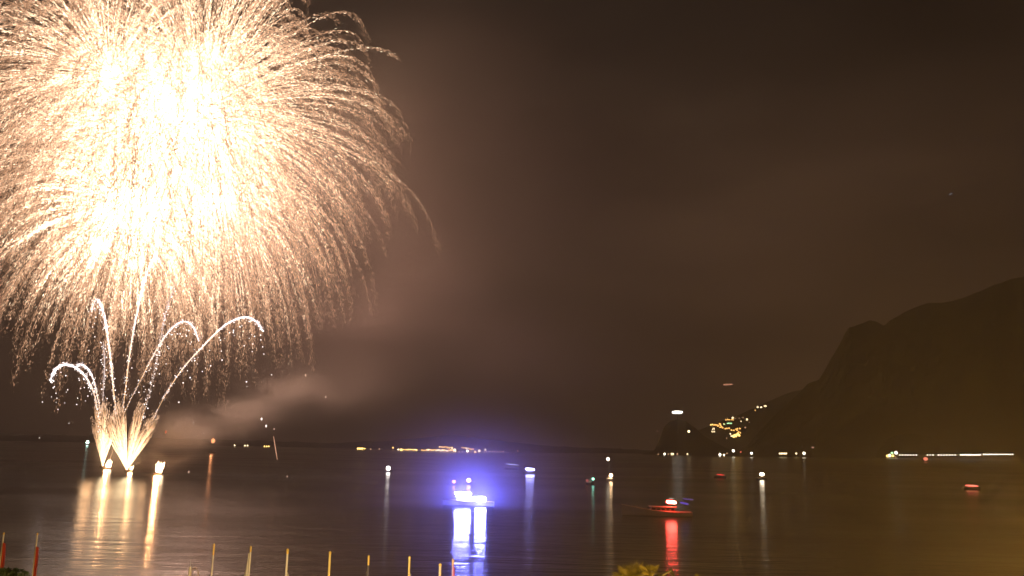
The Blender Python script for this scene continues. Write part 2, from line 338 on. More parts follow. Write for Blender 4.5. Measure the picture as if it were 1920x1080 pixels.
# ------------------------------------------------------------------ sparks
def bipyr(P, D, L, Wd, C, rnd=True):
    """batch of slender bipyramids: centre P, direction D, half length L, half width Wd, colour C"""
    n = len(P); D = D / np.maximum(np.linalg.norm(D, axis=1, keepdims=True), 1e-9)
    a = np.cross(D, np.tile([0.31, 1.0, 0.17], (n, 1))); a /= np.maximum(np.linalg.norm(a, axis=1, keepdims=True), 1e-9); b = np.cross(D, a)
    V = np.empty((n, 5, 3)); V[:, 0] = P - D * L[:, None]; V[:, 4] = P + D * L[:, None]
    for k in range(3):
        t = 2 * math.pi * k / 3 + .4; V[:, 1 + k] = P + (a * math.cos(t) + b * math.sin(t)) * Wd[:, None]
    T = np.array([(0, 2, 1), (0, 3, 2), (0, 1, 3), (4, 1, 2), (4, 2, 3), (4, 3, 1)])
    Fc = (np.arange(n)[:, None, None] * 5 + T[None]).reshape(-1, 3)
    return V.reshape(-1, 3), Fc, np.repeat(C, 5, axis=0)
def ribbon(P, Wd, C):
    """thin three sided filament along P"""
    n = len(P); D = np.gradient(P, axis=0); D /= np.maximum(np.linalg.norm(D, axis=1, keepdims=True), 1e-9)
    a = np.cross(D, np.tile([0.31, 1.0, 0.17], (n, 1))); a /= np.maximum(np.linalg.norm(a, axis=1, keepdims=True), 1e-9); b = np.cross(D, a)
    V = np.empty((n, 3, 3))
    for k in range(3):
        t = 2 * math.pi * k / 3; V[:, k] = P + (a * math.cos(t) + b * math.sin(t)) * Wd[:, None]
    Fc = []
    for i in range(n - 1):
        for k in range(3):
            p, q = i * 3 + k, i * 3 + (k + 1) % 3; Fc.append((p, q, q + 3)); Fc.append((p, q + 3, p + 3))
    return V.reshape(-1, 3), np.array(Fc), np.repeat(C, 3, axis=0)
def np_mesh(name, parts, origin):
    V = np.concatenate([p[0] for p in parts]) - np.array(origin); off = np.cumsum([0] + [len(p[0]) for p in parts[:-1]])
    Fc = np.concatenate([p[1] + o for p, o in zip(parts, off)]).astype(np.int32); C = np.concatenate([p[2] for p in parts])
    me = bpy.data.meshes.new(name); me.vertices.add(len(V)); me.vertices.foreach_set('co', V.astype(np.float32).ravel())
    me.loops.add(Fc.size); me.loops.foreach_set('vertex_index', Fc.ravel()); me.polygons.add(len(Fc))
    me.polygons.foreach_set('loop_start', np.arange(0, Fc.size, 3, dtype=np.int32)); me.update(calc_edges=True)
    at_ = me.attributes.new('glow', 'FLOAT_COLOR', 'POINT'); at_.data.foreach_set('color', np.concatenate([C, np.ones((len(C), 1))], axis=1).astype(np.float32).ravel())
    return me
def heat(h, warm=0.0):
    """colour of glowing metal: h = brightness"""
    h = np.asarray(h)[:, None]
    base = np.array([1.0, .51 + warm, .28 + warm]); hot = np.array([1.0, .80, .54])
    k = np.clip((h - .8) / 2.5, 0, 1)
    return h * (base * (1 - k) + hot * k)

def burst(px, py, Y, Rpx, Dpx, n, label, a=3.4, dots=95, up=1.0, wmul=1.0, smin=0.0, core=0, name='firework_burst', hot=1.0, tmax=(.50, 1.0)):
    c = np.array(at(px, py, Y)); s = Y / F_PX; Rr, D = Rpx * s, Dpx * s * 1.08
    e = empty(name, tuple(c), 0, label, 'firework burst', 'willow shells bursting over the lake')
    PP = []; DD = []; LL = []; WW = []; CC = []; rib = []
    for i in range(n):
        d = rng.normal(size=3); d /= np.linalg.norm(d); d[2] = d[2] * up
        rr = Rr * (rng.uniform(.80, 1.0) if rng.random() > .25 else rng.uniform(.45, .8)) * (1 - .17 * max(0, -d[2])); tm = rng.uniform(*tmax)
        fade = rng.uniform(.55, 1.25)
        def pos(q):
            g = (1 - np.exp(-a * q)); w = (q - g / a) / (1 - (1 - math.exp(-a)) / a)
            P = c + rr * d * g[:, None]; P[:, 2] -= D * w; return P
        m = int(dots * 1.95 * rng.uniform(.7, 1.25))
        q = tm * rng.uniform(smin, 1, m) ** .85
        P = pos(q); V = pos(q + .01) - P
        jit = (.15 + .85 * q ** 1.5)
        P = P + rng.normal(size=(m, 3)) * jit[:, None] * np.array([.8, .8, .8]); P[:, 2] -= np.abs(rng.normal(size=m)) * 2.2 * q ** 1.5
        V = V / np.maximum(np.linalg.norm(V, axis=1, keepdims=True), 1e-9) + rng.normal(size=(m, 3)) * .13
        h = hot * fade * (4.8 * np.exp(-q * 4.6) + .84 - .48 * q) * rng.uniform(.35, 1.5, m) * np.clip((tm + .04 - q) / .10, .3, 1)
        h = np.where(rng.random(m) < .09, h * 2.2, h)
        PP.append(P); DD.append(V); LL.append(rng.uniform(.18, .95, m) * (1.15 - .45 * q)); WW.append(rng.uniform(.045, .125, m) * wmul); CC.append(heat(h))
        if True:
            q = np.linspace(.04, tm * rng.uniform(.55, .9), 26); P = pos(q); hh = hot * fade * (2.2 * np.exp(-q * 4.0) + .50) * np.clip((q[-1] - q) / .12, 0.02, 1)
            rib.append(ribbon(P, np.full(26, .058) * rng.uniform(.6, 1.3), heat(hh)))
    me = np_mesh('sparks', [bipyr(np.concatenate(PP), np.concatenate(DD), np.concatenate(LL), np.concatenate(WW), np.concatenate(CC))], c)
    o = link('spark_shower', me, spark_mat(), e); tag(o, kind='stuff')
    me = np_mesh('trails', rib, c); o = link('spark_trails', me, spark_mat(), e); tag(o, kind='stuff')
    if core:
        # the white-hot star of freshly lit comets in the middle of the break
        sp = []; 
        k = 320; d = rng.normal(size=(k, 3)); d /= np.linalg.norm(d, axis=1, keepdims=True); ln = core * s * (.25 + 1.0 * rng.random(k) ** 1.8)
        v = bipyr(c + d * ln[:, None] * .5, d, ln * .5, ln * .035 + .012 * core * s, heat(np.full(k, 6.0)) * np.array([1, 1.1, 1.2]))
        o = link('star_core', np_mesh('core', [v], c), spark_mat(), e)
    return e

YB = 345.0
burst(378, 205, YB, 465, 190, 980, 'largest and densest golden willow burst, filling the upper left of the picture', core=66, dots=95)
burst(372, 215, YB + 3, 540, 225, 210, 'sparse outermost willow burst whose long separate arcs hang furthest right', core=0, dots=120)
burst(268, 325, YB + 12, 400, 185, 800, 'golden willow burst low in the mass, its core left of the white glare', core=70)
burst(205, 146, YB - 14, 390, 205, 640, 'golden willow burst at the upper left with a small separate star core', core=13)
burst(410, 375, YB + 22, 270, 170, 260, 'smaller golden burst with spiky star core on the right of the white glare', core=50, hot=1.5)
burst(246, 392, YB - 6, 275, 140, 460, 'golden burst at the bottom of the white glare just above the fountains', core=72, hot=2.0, tmax=(.3, .9))
burst(362, 110, YB + 6, 340, 200, 300, 'golden willow burst near the top edge with a small white core', core=22)
burst(186, 461, YB - 20, 95, 50, 45, 'small young star burst low on the left of the white glare', core=15, dots=40)
burst(250, 497, YB - 10, 80, 45, 40, 'small young star burst lowest of all, straight above the fountains', core=12, dots=40)
burst(328, 245, YB + 2, 290, 110, 620, 'dense white hot burst in the heart of the glare', core=110, dots=80, hot=2.6, tmax=(.25, .8))
# lamps of the burning shells
fl = empty('firework_glare', at(330, 270, YB), 0, 'blinding white glare at the heart of the golden fireworks', 'glare')
for x, y, r in ((335, 235, 30), (290, 290, 30), (250, 395, 36), (235, 420, 22), (400, 370, 24), (355, 180, 18), (335, 330, 32), (285, 355, 28), (380, 290, 22)):
    p = at(x, y, YB) - fl.location; rr = r * YB / F_PX
    for _ in range(10):
        d = Vector((random.gauss(0, 1), random.gauss(0, 1), random.gauss(0, 1))).normalized(); q = p + d * rr * random.uniform(0, 1) ; L = rr * random.uniform(.2, .5)
        b = MB(); b.tube([q - d * L, q, q + d * L], [.01, rr * .12, .01], 5, False); b.build('burning_star', emis('white_hot', (1, .90, .74), 6), fl)
for x, y, w in ((340, 235, .45), (265, 395, .3), (400, 375, .25)):
    point_light('shell_light', at(x, y, YB) - fl.location, P_BURST * w, (1, .56, .43), 5.0, fl)

# ------------------------------------------------------------------ comets (silver tailed) and mines
COMET = emis('comet_white', (1, .80, .74), 5)
def catmull(pts, n=14):
    P = [Vector(p) for p in pts]; P = [P[0] * 2 - P[1]] + P + [P[-1] * 2 - P[-2]]; out = []
    for i in range(1, len(P) - 2):
        for k in range(n):
            t = k / n; a, b_, c, d = P[i - 1:i + 3]
            out.append(.5 * ((2 * b_) + (c - a) * t + (2 * a - 5 * b_ + 4 * c - d) * t * t + (3 * b_ - a - 3 * c + d) * t ** 3))
    out.append(P[-2]); return out
def comet(path, Y0, Y1, label, w0=.14, w1=.30, dots=60, fall=16, bright=1.0, start=.45, line=1.0):
    n = len(path); pts = [at(x, y, Y0 + (Y1 - Y0) * i / (n - 1)) for i, (x, y) in enumerate(path)]
    C = np.array([tuple(p) for p in catmull(pts)]); m = len(C); s = Y0 / F_PX
    e = empty('comet', tuple(C[0]), 0, label, 'comet', 'comets rising from the firework barges')
    u = np.linspace(0, 1, m); wd = (w0 * 1.35 + (w1 - w0) * np.clip((u - start + .2) / .5, 0, 1)) * (1 - .55 * np.clip((u - .85) / .15, 0, 1)) * rng.uniform(.8, 1.2, m)
    pale = np.array([1, .80, .76]); gold = np.array([1, .56, .26]); k = np.clip((u - .25) / .4, 0, 1)[:, None]
    col = (gold * (1 - k) + pale * k) * (line * (.85 + 2.2 * np.clip((u - .2) / .4, 0, 1))[:, None]) * bright
    o = link('tail', np_mesh('tail', [ribbon(C, wd, col)], C[0]), spark_mat(), e)
    # crackling stars scattered along and dropping away from the tail
    q = rng.uniform(start * .7, 1, dots); idx = np.clip((q * (m - 1)).astype(int), 0, m - 1); P = C[idx] + rng.normal(size=(dots, 3)) * .45
    drop = np.where(rng.random(dots) < .45, 0, rng.gamma(1.5, .33, dots)) * fall * s; P[:, 2] -= drop; P[:, 0] += rng.normal(size=dots) * .15 * drop
    st = MB()
    for p in P: st.ball(tuple(p - C[0]), random.uniform(.11, .25), 6, 4)
    tag(st.build('crackle_stars', emis('crackle_star', (1, .86, .80), 2.4 * bright), e), kind='stuff')
    q = rng.uniform(.05, 1, dots * 5); idx = np.clip((q * (m - 2)).astype(int), 0, m - 2); P = C[idx] + rng.normal(size=(len(q), 3)) * (.18 + .30 * q[:, None]); V = C[idx + 1] - C[idx]; V = V + rng.normal(size=V.shape) * .3 * np.linalg.norm(V, axis=1, keepdims=True)
    o = link('glitter', np_mesh('glitter', [bipyr(P, V, rng.uniform(.2, .5, len(q)), rng.uniform(.05, .12, len(q)), np.tile(pale, (len(q), 1)) * (rng.uniform(.5, 2.6, len(q)) * bright)[:, None])], C[0]), spark_mat(), e); tag(o, kind='stuff')
    return e
DB = 331.0
comet([(193, 874), (186, 800), (178, 745), (164, 712), (146, 692), (123, 683), (104, 693), (94, 714)], DB, DB - 6, 'leftmost comet, curling over to the left in a low hook of white sparks', .10, .42, 75, 60, 1.3, .45)
comet([(193, 874), (196, 810), (186, 760), (175, 712), (163, 690), (150, 683), (142, 690)], DB, DB + 8, 'short comet hooking left just inside the leftmost one', .08, .36, 50, 25, 1.1, .5)
comet([(238, 880), (224, 800), (214, 745), (209, 690), (200, 620), (192, 580), (184, 563), (176, 566), (172, 585)], DB, DB + 4, 'tall thick white comet leaning slightly left with a narrow hook at its tip', .10, .50, 80, 40, 1.4, .35)
comet([(193, 874), (194, 800), (193, 740), (196, 690), (194, 640)], DB, DB + 10, 'thin straight comet beside the tall thick white one', .06, .16, 24, 20, .6, .3, .5)
comet([(240, 880), (226, 810), (234, 740), (243, 665), (254, 600), (266, 545), (280, 500), (292, 482), (302, 492)], DB, DB - 5, 'tallest comet rising steeply into the glowing golden mass', .08, .34, 70, 40, 1.1, .3)
comet([(205, 866), (232, 778), (262, 716), (290, 662), (313, 626), (335, 606), (351, 604), (364, 616), (373, 640)], DB + 4, DB, 'middle comet arching right with stars dripping from its tip', .09, .26, 75, 55, 1.0, .35)
comet([(240, 880), (262, 800), (283, 725), (298, 650), (310, 590), (322, 550), (333, 520)], DB, DB + 14, 'thin beaded comet climbing between the tallest and the middle one', .05, .12, 55, 18, .8, .3, .4)
comet([(243, 880), (280, 800), (310, 741), (342, 692), (378, 652), (414, 616), (440, 600), (462, 595), (480, 603), (494, 622)], DB, DB - 4, 'rightmost comet, longest arch leaning far right with dripping stars', .09, .30, 85, 75, 1.1, .35)

def mine(px, py, tops, Y, label):
    """mine: a fan of burning strokes thrown up from one mortar"""
    c = np.array(at(px, py, Y)); e = empty('mine_fountain', tuple(c), 0, label, 'fountain', 'fountains at the foot of the comets')
    for tx, ty, wpx, n, br in tops:
        tip = np.array(at(tx, ty, Y)); s = Y / F_PX; ax = tip - c; L = np.linalg.norm(ax); rib = []; PP = []; VV = []; LL = []; WW = []; CC = []
        for i in range(n):
            a = rng.normal(size=3) * wpx * s * .36; f = rng.uniform(.6, 1.08); end = c + ax * f + a * f
            q = np.linspace(0.0, 1, 9)[:, None]; P = c + (end - c) * q; P += rng.normal(size=3) * .05; P[:, 2] -= (q[:, 0] ** 2) * L * .02
            h = br * (4.6 * (1 - q[:, 0]) ** 1.0 + .55) * np.clip((1.02 - q[:, 0]) / .2, .05, 1)
            rib.append(ribbon(P, .13 + .06 * rng.random() * np.ones(9) + .1 * q[:, 0] * (1 - q[:, 0]), heat(h, .05)))
            m = 16; qq = rng.uniform(.35, 1.12, m)[:, None]; P = c + (end - c) * qq + rng.normal(size=(m, 3)) * .3 * qq
            PP.append(P); VV.append(np.tile(end - c, (m, 1)) + rng.normal(size=(m, 3)) * L * .1); LL.append(rng.uniform(.2, .8, m)); WW.append(rng.uniform(.05, .11, m)); CC.append(heat(br * rng.uniform(.3, 1.6, m), .03))
        rib = [(a_, b_, c_ * np.array([1.0, .92, .74])) for a_, b_, c_ in rib]
        v = bipyr(np.concatenate(PP), np.concatenate(VV), np.concatenate(LL), np.concatenate(WW), np.concatenate(CC))
        o = link('spark_jet', np_mesh('jet', rib + [v], c), spark_mat(), e)
    return e
m1 = mine(192.5, 873, [(183, 775, 10, 60, .9), (194, 768, 11, 110, 1.2), (215, 778, 12, 110, 1.2), (176, 800, 5, 24, .7)], DB, 'fan of golden sparks from the left barge')
m2 = mine(237.5, 880, [(207, 788, 12, 110, 1.2), (225, 770, 11, 100, 1.15), (262, 768, 13, 100, 1.0), (285, 792, 13, 110, 1.1), (248, 800, 8, 30, .5)], DB - 4, 'fan of golden sparks from the middle barge')
for mm, w, r in ((m1, 1.0, 1.2), (m2, 1.0, 1.2)):
    for x in (-4, 4): point_light('fountain_light', (x, 0, 10), 4000 * K_FIRE, (1, .54, .25), 3.5, mm)

# ------------------------------------------------------------------ firework barges with flares
wood = mat('tarred_planks', (.05, .035, .025), .8, noise=(3, .4), bump=.2)
dark = mat('dark_steel', (.04, .04, .045), .5, .5)
def barge(px, py, w, flares, label, tubes=True):
    p = on_water(px, py); e = empty('firework_barge', p, 0, label, 'barge', 'firework barges on the lake')
    b = MB(); b.box((0, 0, .3), (w, w * .6, .5), 0, .97); b.build('hull', wood, e)
    b = MB(); b.box((0, 0, .585), (w * .94, w * .55, .06)); b.build('deck', mat('deck_planks', (.14, .10, .07), .8, noise=(4, .4)), e)
    if tubes:
        for k in range(5):
            b = MB(); t = (k - 2) * .22; b.tube([(k * .35 - .9, 0, .62), (k * .35 - .9 + t * .8, 0, 1.45)], .09, 8); b.build('mortar_tube', dark, e)
    for fx, fy, hgt, wd, pw in flares:
        q = on_water(px, py); f = at(fx, fy, q.y) - p
        b = MB(); N = 9
        b.tube([(f.x + .08 * math.sin(i * 1.3) * hgt * .2, f.y, .7 + hgt * .72 * i / N) for i in range(N + 1)], [wd * .86 * math.sin(math.pi * min(1, (.22 + .78 * i / N)) ** .8) + .02 for i in range(N + 1)], 10)
        for k in range(16):
            a = k * 2.4; t0 = Vector((f.x + math.cos(a) * wd * .45, f.y + math.sin(a) * wd * .45, .75 + hgt * random.uniform(.05, .35))); ln = hgt * random.uniform(.35, .75)
            dv = Vector((math.cos(a) * .30 + random.uniform(-.15, .35), math.sin(a) * .3, 1)).normalized()
            b.tube([t0, t0 + dv * ln * .3, t0 + dv * ln * .65 + Vector((.1 * wd, 0, 0)), t0 + dv * ln], [wd * .20, wd * .30, wd * .16, .01], 6)
        b.build('flame', emis('flare_flame', (1, .70, .42), 9), e, smooth=True)
        point_light('flare_light', (f.x, f.y - wd - .3, .8 + hgt * .45), pw * K_FIRE, (1, .46, .18), .8, e)
barge(192, 876.5, 2.2, [], 'small dark barge under the left fan of sparks')
barge(203, 879, 3.6, [(203, 872, 3.6, 1.5, 9000)], 'dark barge carrying the round white flare beside the left fan')
barge(241, 884, 3.0, [(246, 878, 1.9, .75, 3500)], 'dark barge under the middle fan with a small flare on its right end')
barge(297, 889.5, 3.4, [(298, 880, 4.6, 1.5, 19000)], 'dark barge with a tall teardrop flame at the root of the smoke plume')
# distant flare boat
p = at(399, 834, 900); e = empty('flare_raft', (p.x, p.y, 0), 0, 'distant raft with a small orange flame behind the smoke', 'raft')
b = MB(); b.box((0, 0, .35), (7, 5, .7), 0, .92); b.box((0, 0, .78), (6, 4, .12)); b.build('hull', wood, e)
b = MB(); b.tube([(0, 0, .8), (0, 0, 5.4)], [.35, .22], 8); b.build('post', dark, e)
zf = at(399, 827, 900).z; b = MB(); b.tube([(0, 0, max(1, zf - 2) + i * .75) for i in range(8)], [.5, 1.4, 2.0, 2.1, 1.7, 1.2, .7, .1], 10); b.build('flame', emis('orange_flame', (1, .34, .12), 2.4, False), e, smooth=True)
point_light('flame_light', (0, -3, max(2, zf + 1)), 2600, (1, .36, .14), 1.0, e)

# single falling embers
def ember(pts, Y, w, col, st, label, nm='falling_ember'):
    P = [at(x, y, Y) for x, y in pts]; o = P[0]; b = MB(); k = len(P)
    b.tube([q - o for q in P], [w * (.25 + .75 * math.sin(math.pi * (i + .6) / (k + .2))) for i in range(k)], 6)
    ob = b.build(nm, emis(nm + str(len(MATS)), col, st)); ob.location = o; tag(ob, label, 'ember'); return ob
ember([(513, 818), (514.5, 828), (516, 838), (518, 850), (520, 862)], 300, .17, (1, .50, .30), .75, 'thin slanting ember trail falling towards the water beyond the smoke')
for k, (x, y, r, lb) in enumerate(((490.5, 785.8, 1.9, 'upper white ember of the pair right of the smoke plume'), (499, 798.8, 1.8, 'lower white ember of the pair right of the smoke plume'), (514, 804.5, 1.2, 'small pale ember just above the slanting ember trail'), (611, 744.5, 1.5, 'lone pale ember between smoke plume and open sky'),
        (354, 885, 1.6, 'small white ember low over the water right of the teardrop flame'), (573, 704, 1.5, 'bright ember at the lower tip of the golden shower'), (538.5, 893.5, 1.3, 'faint pinkish ember near the water below the ember trail'), (311, 810, 2.2, 'dull red ember glowing inside the smoke plume'))):
    p = at(x, y, 300); b = MB(); rr = r * 300 / F_PX; b.tube([(-rr * .3, 0, rr * 1.3), (0, 0, rr * .4), (0, 0, -rr * .4), (rr * .2, 0, -rr * 1.3)], [rr * .3, rr * .9, rr * .9, rr * .2], 7)
    c_, s_ = (((1, .85, .75), 2.0) if k < 2 else ((1, .62, .45), .8)) if k != 7 else ((1, .25, .12), .6)
    ob = b.build('ember', emis('ember_' + str(k), c_, s_), None, p); tag(ob, lb, 'ember')

# ------------------------------------------------------------------ boats
hull_dark = mat('navy_hull_paint', (.03, .035, .05), .35); hull_white = mat('white_gelcoat', (.55, .53, .48), .35, noise=(2, .1)); trim = mat('varnished_wood', (.20, .11, .05), .4, noise=(5, .3))
glass = mat('cabin_glass', (.02, .025, .03), .08); steel = mat('steel_rail', (.4, .4, .4), .3, .8); canvas = mat('canvas_cover', (.25, .24, .22), .9)
def hull_mesh(L, Wd, H, bowrise=.6, flip=1):
    """lofted hull: bow at +x*flip"""
    b = MB(); N = 14; sec = []
    for i in range(N + 1):
        u = i / N; x = (-.5 + u) * L
        w = Wd / 2 * (1 - max(0, (u - .45) / .55) ** 2.3) * (.86 + .14 * min(1, u / .2)); w = max(w, .02)
        sheer = H * (1 + bowrise * u ** 2.4); keel = -.35 + .25 * max(0, (u - .75) / .25) ** 2 * (H + .2)
        xr = x + max(0, (u - .8)) * L * .06
        sec.append([(x * flip, 0, keel), (x * flip, -w * .62, keel + .12), ((x + (xr - x) * .5) * flip, -w * .88, .15 + .1 * u), (xr * flip, -w, sheer), (xr * flip, -w * .9, sheer + .0), (xr * flip, 0, sheer - .12),
                    (xr * flip, w * .9, sheer), (xr * flip, w, sheer), ((x + (xr - x) * .5) * flip, w * .88, .15 + .1 * u), (x * flip, w * .62, keel + .12)])
    V = [v for s in sec for v in s]; k = 10; Fc = []
    for i in range(N):
        for j in range(k): Fc.append((i * k + j, i * k + (j + 1) % k, (i + 1) * k + (j + 1) % k, (i + 1) * k + j))
    Fc += [tuple(range(k)), tuple(reversed(range(N * k, (N + 1) * k)))]
    b.add(V, Fc); return b
def gunwale(L, Wd, H, bowrise, flip, dz=.02, r=.05):
    b = MB()
    for sd in (-1, 1):
        pts = []
        for i in range(15):
            u = i / 14; x = (-.5 + u) * L; w = max(Wd / 2 * (1 - max(0, (u - .45) / .55) ** 2.3) * (.86 + .14 * min(1, u / .2)), .02)
            pts.append(((x + max(0, u - .8) * L * .06) * flip, sd * (w + .01), H * (1 + bowrise * u ** 2.4) + dz))
        b.tube(pts, r, 6)
    return b
def lamp_ball(e, loc, r, col, st, nm='lamp', sx=1.0, key=None):
    b = MB(); b.ball((0, 0, 0), r, 10, 6, 1, sx)
    return b.build(nm, emis(key or ('boat_lamp_%d' % len(MATS)), col, st, True), e, loc, smooth=True)
def small_boat(px, py, rz, L, label, lamps, hull=hull_dark, mast=None, cabin=True, group='small boats watching from the lake', strip=None, name='small_boat'):
    p = on_water(px, py); e = empty(name, p, rz, label, 'boat', group); Wd, H = L * .32, .55 + L * .04
    hull_mesh(L, Wd, H).build('hull', hull, e); gunwale(L, Wd, H, .6, 1).build('gunwale', trim, e)
    if cabin:
        b = MB(); b.box((-L * .02, 0, H + .35), (L * .34, Wd * .6, .8), 0, .82); b.build('cabin', hull_white, e)
        b = MB(); b.box((-L * .02, 0, H + .48), (L * .31, Wd * .6, .24), 0, .97); b.build('cabin_window', glass, e)
    else:
        for k in (-.22, .08): b = MB(); b.box((L * k, 0, H - .02), (L * .06, Wd * .84, .06)); b.build('bench', trim, e)
    if mast:
        b = MB(); b.tube([(L * .08, 0, H - .1), (L * .08, 0, mast)], [.07, .04], 8); b.build('mast', steel, e)
        b = MB(); b.tube([(L * .08, 0, H + 1.2), (-L * .38, 0, H + 1.1)], [.10, .09], 8); b.build('boom', canvas, e)
        b = MB(); b.tube([(L * .08, 0, mast - .1), (L * .5, 0, H + .7)], .012, 4); b.tube([(L * .08, 0, mast - .1), (-L * .48, 0, H)], .012, 4); b.build('stay', steel, e)
    Mi = e.matrix_basis.inverted() if False else (Matrix.Translation(p) @ Matrix.Rotation(rz, 4, 'Z')).inverted()
    for x, y, r, col, st, sx in lamps:
        q = Mi @ at(x, y, p.y - 1.0 - .5 * Wd); h = max(q.z, .5)
        if q.z > 0.2: lamp_ball(e, (q.x, q.y, h), r * p.y / F_PX, col, st, 'lamp', sx)
        b = MB(); 
        hb = H if abs(q.x) < L / 2 else .4
        if h > hb and not mast: b.tube([(q.x, q.y * .3, hb - .1), (q.x, q.y, h - .1)], .03, 6); b.build('lamp_post', steel, e)
    if strip:  # glowing tube on added brackets, standing in for a moving lamp's streak
        x0, x1, y, hpx, col, st, nm = strip; a_ = Mi @ at(x0, y[0], p.y - .55 * Wd); c_ = Mi @ at(x1, y[1], p.y - .55 * Wd); rr = hpx * p.y / F_PX
        m_ = (a_ + c_) / 2; b = MB(); b.tube([a_, a_ * .75 + c_ * .25, a_ * .25 + c_ * .75, c_], [rr * .45, rr, rr, rr * .45], 8); b.build(nm, emis('strip_%d' % len(MATS), col, st, True), e)
        b = MB(); b.tube([a_ + Vector((0, rr * .9, -rr)), Vector((a_.x, 0, H))], .03, 6); b.tube([c_ + Vector((0, rr * .9, -rr)), Vector((c_.x, 0, H))], .03, 6); b.build('strip_bracket', steel, e)
    return e
WARM = (1, .72, .45); WHT = (1, .9, .82)
small_boat(728, 884.5, R(20), 4.6, 'small anchored boat with one round white lamp left of the blue lit launch', [(728, 878, 3.9, WHT, 12, 1)], cabin=False)
small_boat(851, 909, R(-10), 4.2, 'little open boat with a small orange lamp behind the stern of the blue lit launch', [(851, 903, 2.9, (1, .42, .25), 6, 1.1)], cabin=False)
small_boat(879, 908, R(8), 4.2, 'little open boat with a brighter peach lamp directly behind the blue lit launch', [(879, 900.5, 3.3, (1, .62, .45), 16, 1.15)], cabin=False)
small_boat(960, 880, R(-6), 8.5, 'cabin boat with two thin pale blue light strips left of the bright blue streak', [], strip=(947, 973, (869.5, 872), 1.0, (.62, .62, 1), 1.2, 'light_strip'), hull=hull_dark)
small_boat(993, 888.5, R(-8), 6.5, 'motorboat carrying a bright ice blue light bar with a long blue reflection', [], strip=(985.5, 1002, (879, 881), 1.9, (.36, .36, 1), 60, 'light_bar'))
small_boat(1108, 908, R(70), 8.0, 'moored sailing boat with a tiny green lamp and a dull red one', [(1112, 898, 2.2, (.30, 1, .72), 5.5, 1), (1101, 901, 2.6, (1, .22, .20), .35, 1)], mast=8.2)
small_boat(1143, 901, R(85), 9.0, 'sailing boat with masthead lamp and warm deck lamp, left of the red lit launch', [(1140, 860.8, 3.2, (1, .85, .62), 5, 1.75), (1145.5, 891.3, 3.3, (1, .62, .32), 16, 1.75)], mast=8.4, hull=hull_white)
small_boat(1350, 896, R(-5), 6.0, 'motorboat showing only a thin deep red light strip', [], strip=(1343.5, 1358, (889.2, 891), .9, (1, .06, .05), 1.0, 'light_strip'))
small_boat(1428, 899, R(15), 5.5, 'small boat with warm white lamp and long pale reflection, right of the red lit launch', [(1428.5, 889.3, 3.0, (1, .82, .58), 16, 1.55)], cabin=False)
small_boat(1736, 866, R(0), 9.0, 'distant boat with a single orange red lamp under the shore road', [(1735.5, 860.3, 3.2, (1, .24, .14), 1.6, 1.3)])
small_boat(1822, 918, R(-3), 7.0, 'motorboat with a thin red light strip and red reflection at the far right', [], strip=(1810, 1834, (910, 911.5), 1.2, (1, .16, .11), 2.6, 'light_strip'))

# the blue lit passenger launch
p = on_water(878, 948); e = empty('passenger_launch', p, R(-6), 'passenger launch ablaze with blue white lights, casting two broad blue columns on the water', 'boat')
L, Wd, H = 12.0, 3.4, .95
hull_mesh(L, Wd, H, .35, -1).build('hull', hull_white, e); gunwale(L, Wd, H, .35, -1, .03, .07).build('gunwale', trim, e)
b = MB(); b.box((.1, 0, H + .55), (5.4, 2.3, 1.1), 0, .93); b.build('cabin', hull_white, e)
for k in range(5): b = MB(); b.box((-1.9 + k * 1.0, -1.13, H + .62), (.72, .06, .45)); b.build('cabin_window', glass, e)
b = MB(); b.box((.1, 0, H + 1.22), (6.0, 2.8, .12)); b.build('canopy_roof', canvas, e)
for k in (-2.6, 2.8): b = MB(); b.tube([(k, -1.2, H), (k, -1.2, H + 1.2)], .04, 6); b.tube([(k, 1.2, H), (k, 1.2, H + 1.2)], .04, 6); b.build('roof_post', steel, e)
Mi = (Matrix.Translation(p) @ Matrix.Rotation(R(-6), 4, 'Z')).inverted()
BLUE = (.36, .40, 1)
def strip_on(e, Mi, x0, y0, x1, y1, Yd, rpx, col, st, nm, sample=True):
    a_, c_ = Mi @ at(x0, y0, Yd), Mi @ at(x1, y1, Yd); rr = rpx * Yd / F_PX; b = MB()
    b.tube([a_, a_ * .85 + c_ * .15, a_ * .5 + c_ * .5, a_ * .15 + c_ * .85, c_], [rr * .5, rr, rr, rr, rr * .5], 10); return b.build(nm, emis('strip_%d' % len(MATS), col, st, sample), e)
yb = p.y
B_BLUE = 620
strip_on(e, Mi, 853.5, 924.5, 883, 926.5, yb - 1.9, 2.6, (.20, .21, 1), B_BLUE, 'light_row')
strip_on(e, Mi, 853, 931, 884, 936.5, yb - 2.0, 1.3, (.50, .72, 1), 3, 'lower_light_row', False)
strip_on(e, Mi, 891.5, 936, 911, 936.5, yb - 2.0, 4.0, (.17, .19, 1), B_BLUE * 1.3, 'bow_floodlight')
for k in (-1, 1): b = MB(); b.tube([(4.2, k * .9, H * .9), (3.4, k * .9, H + .5)], .03, 6); b.build('rail_post', steel, e)

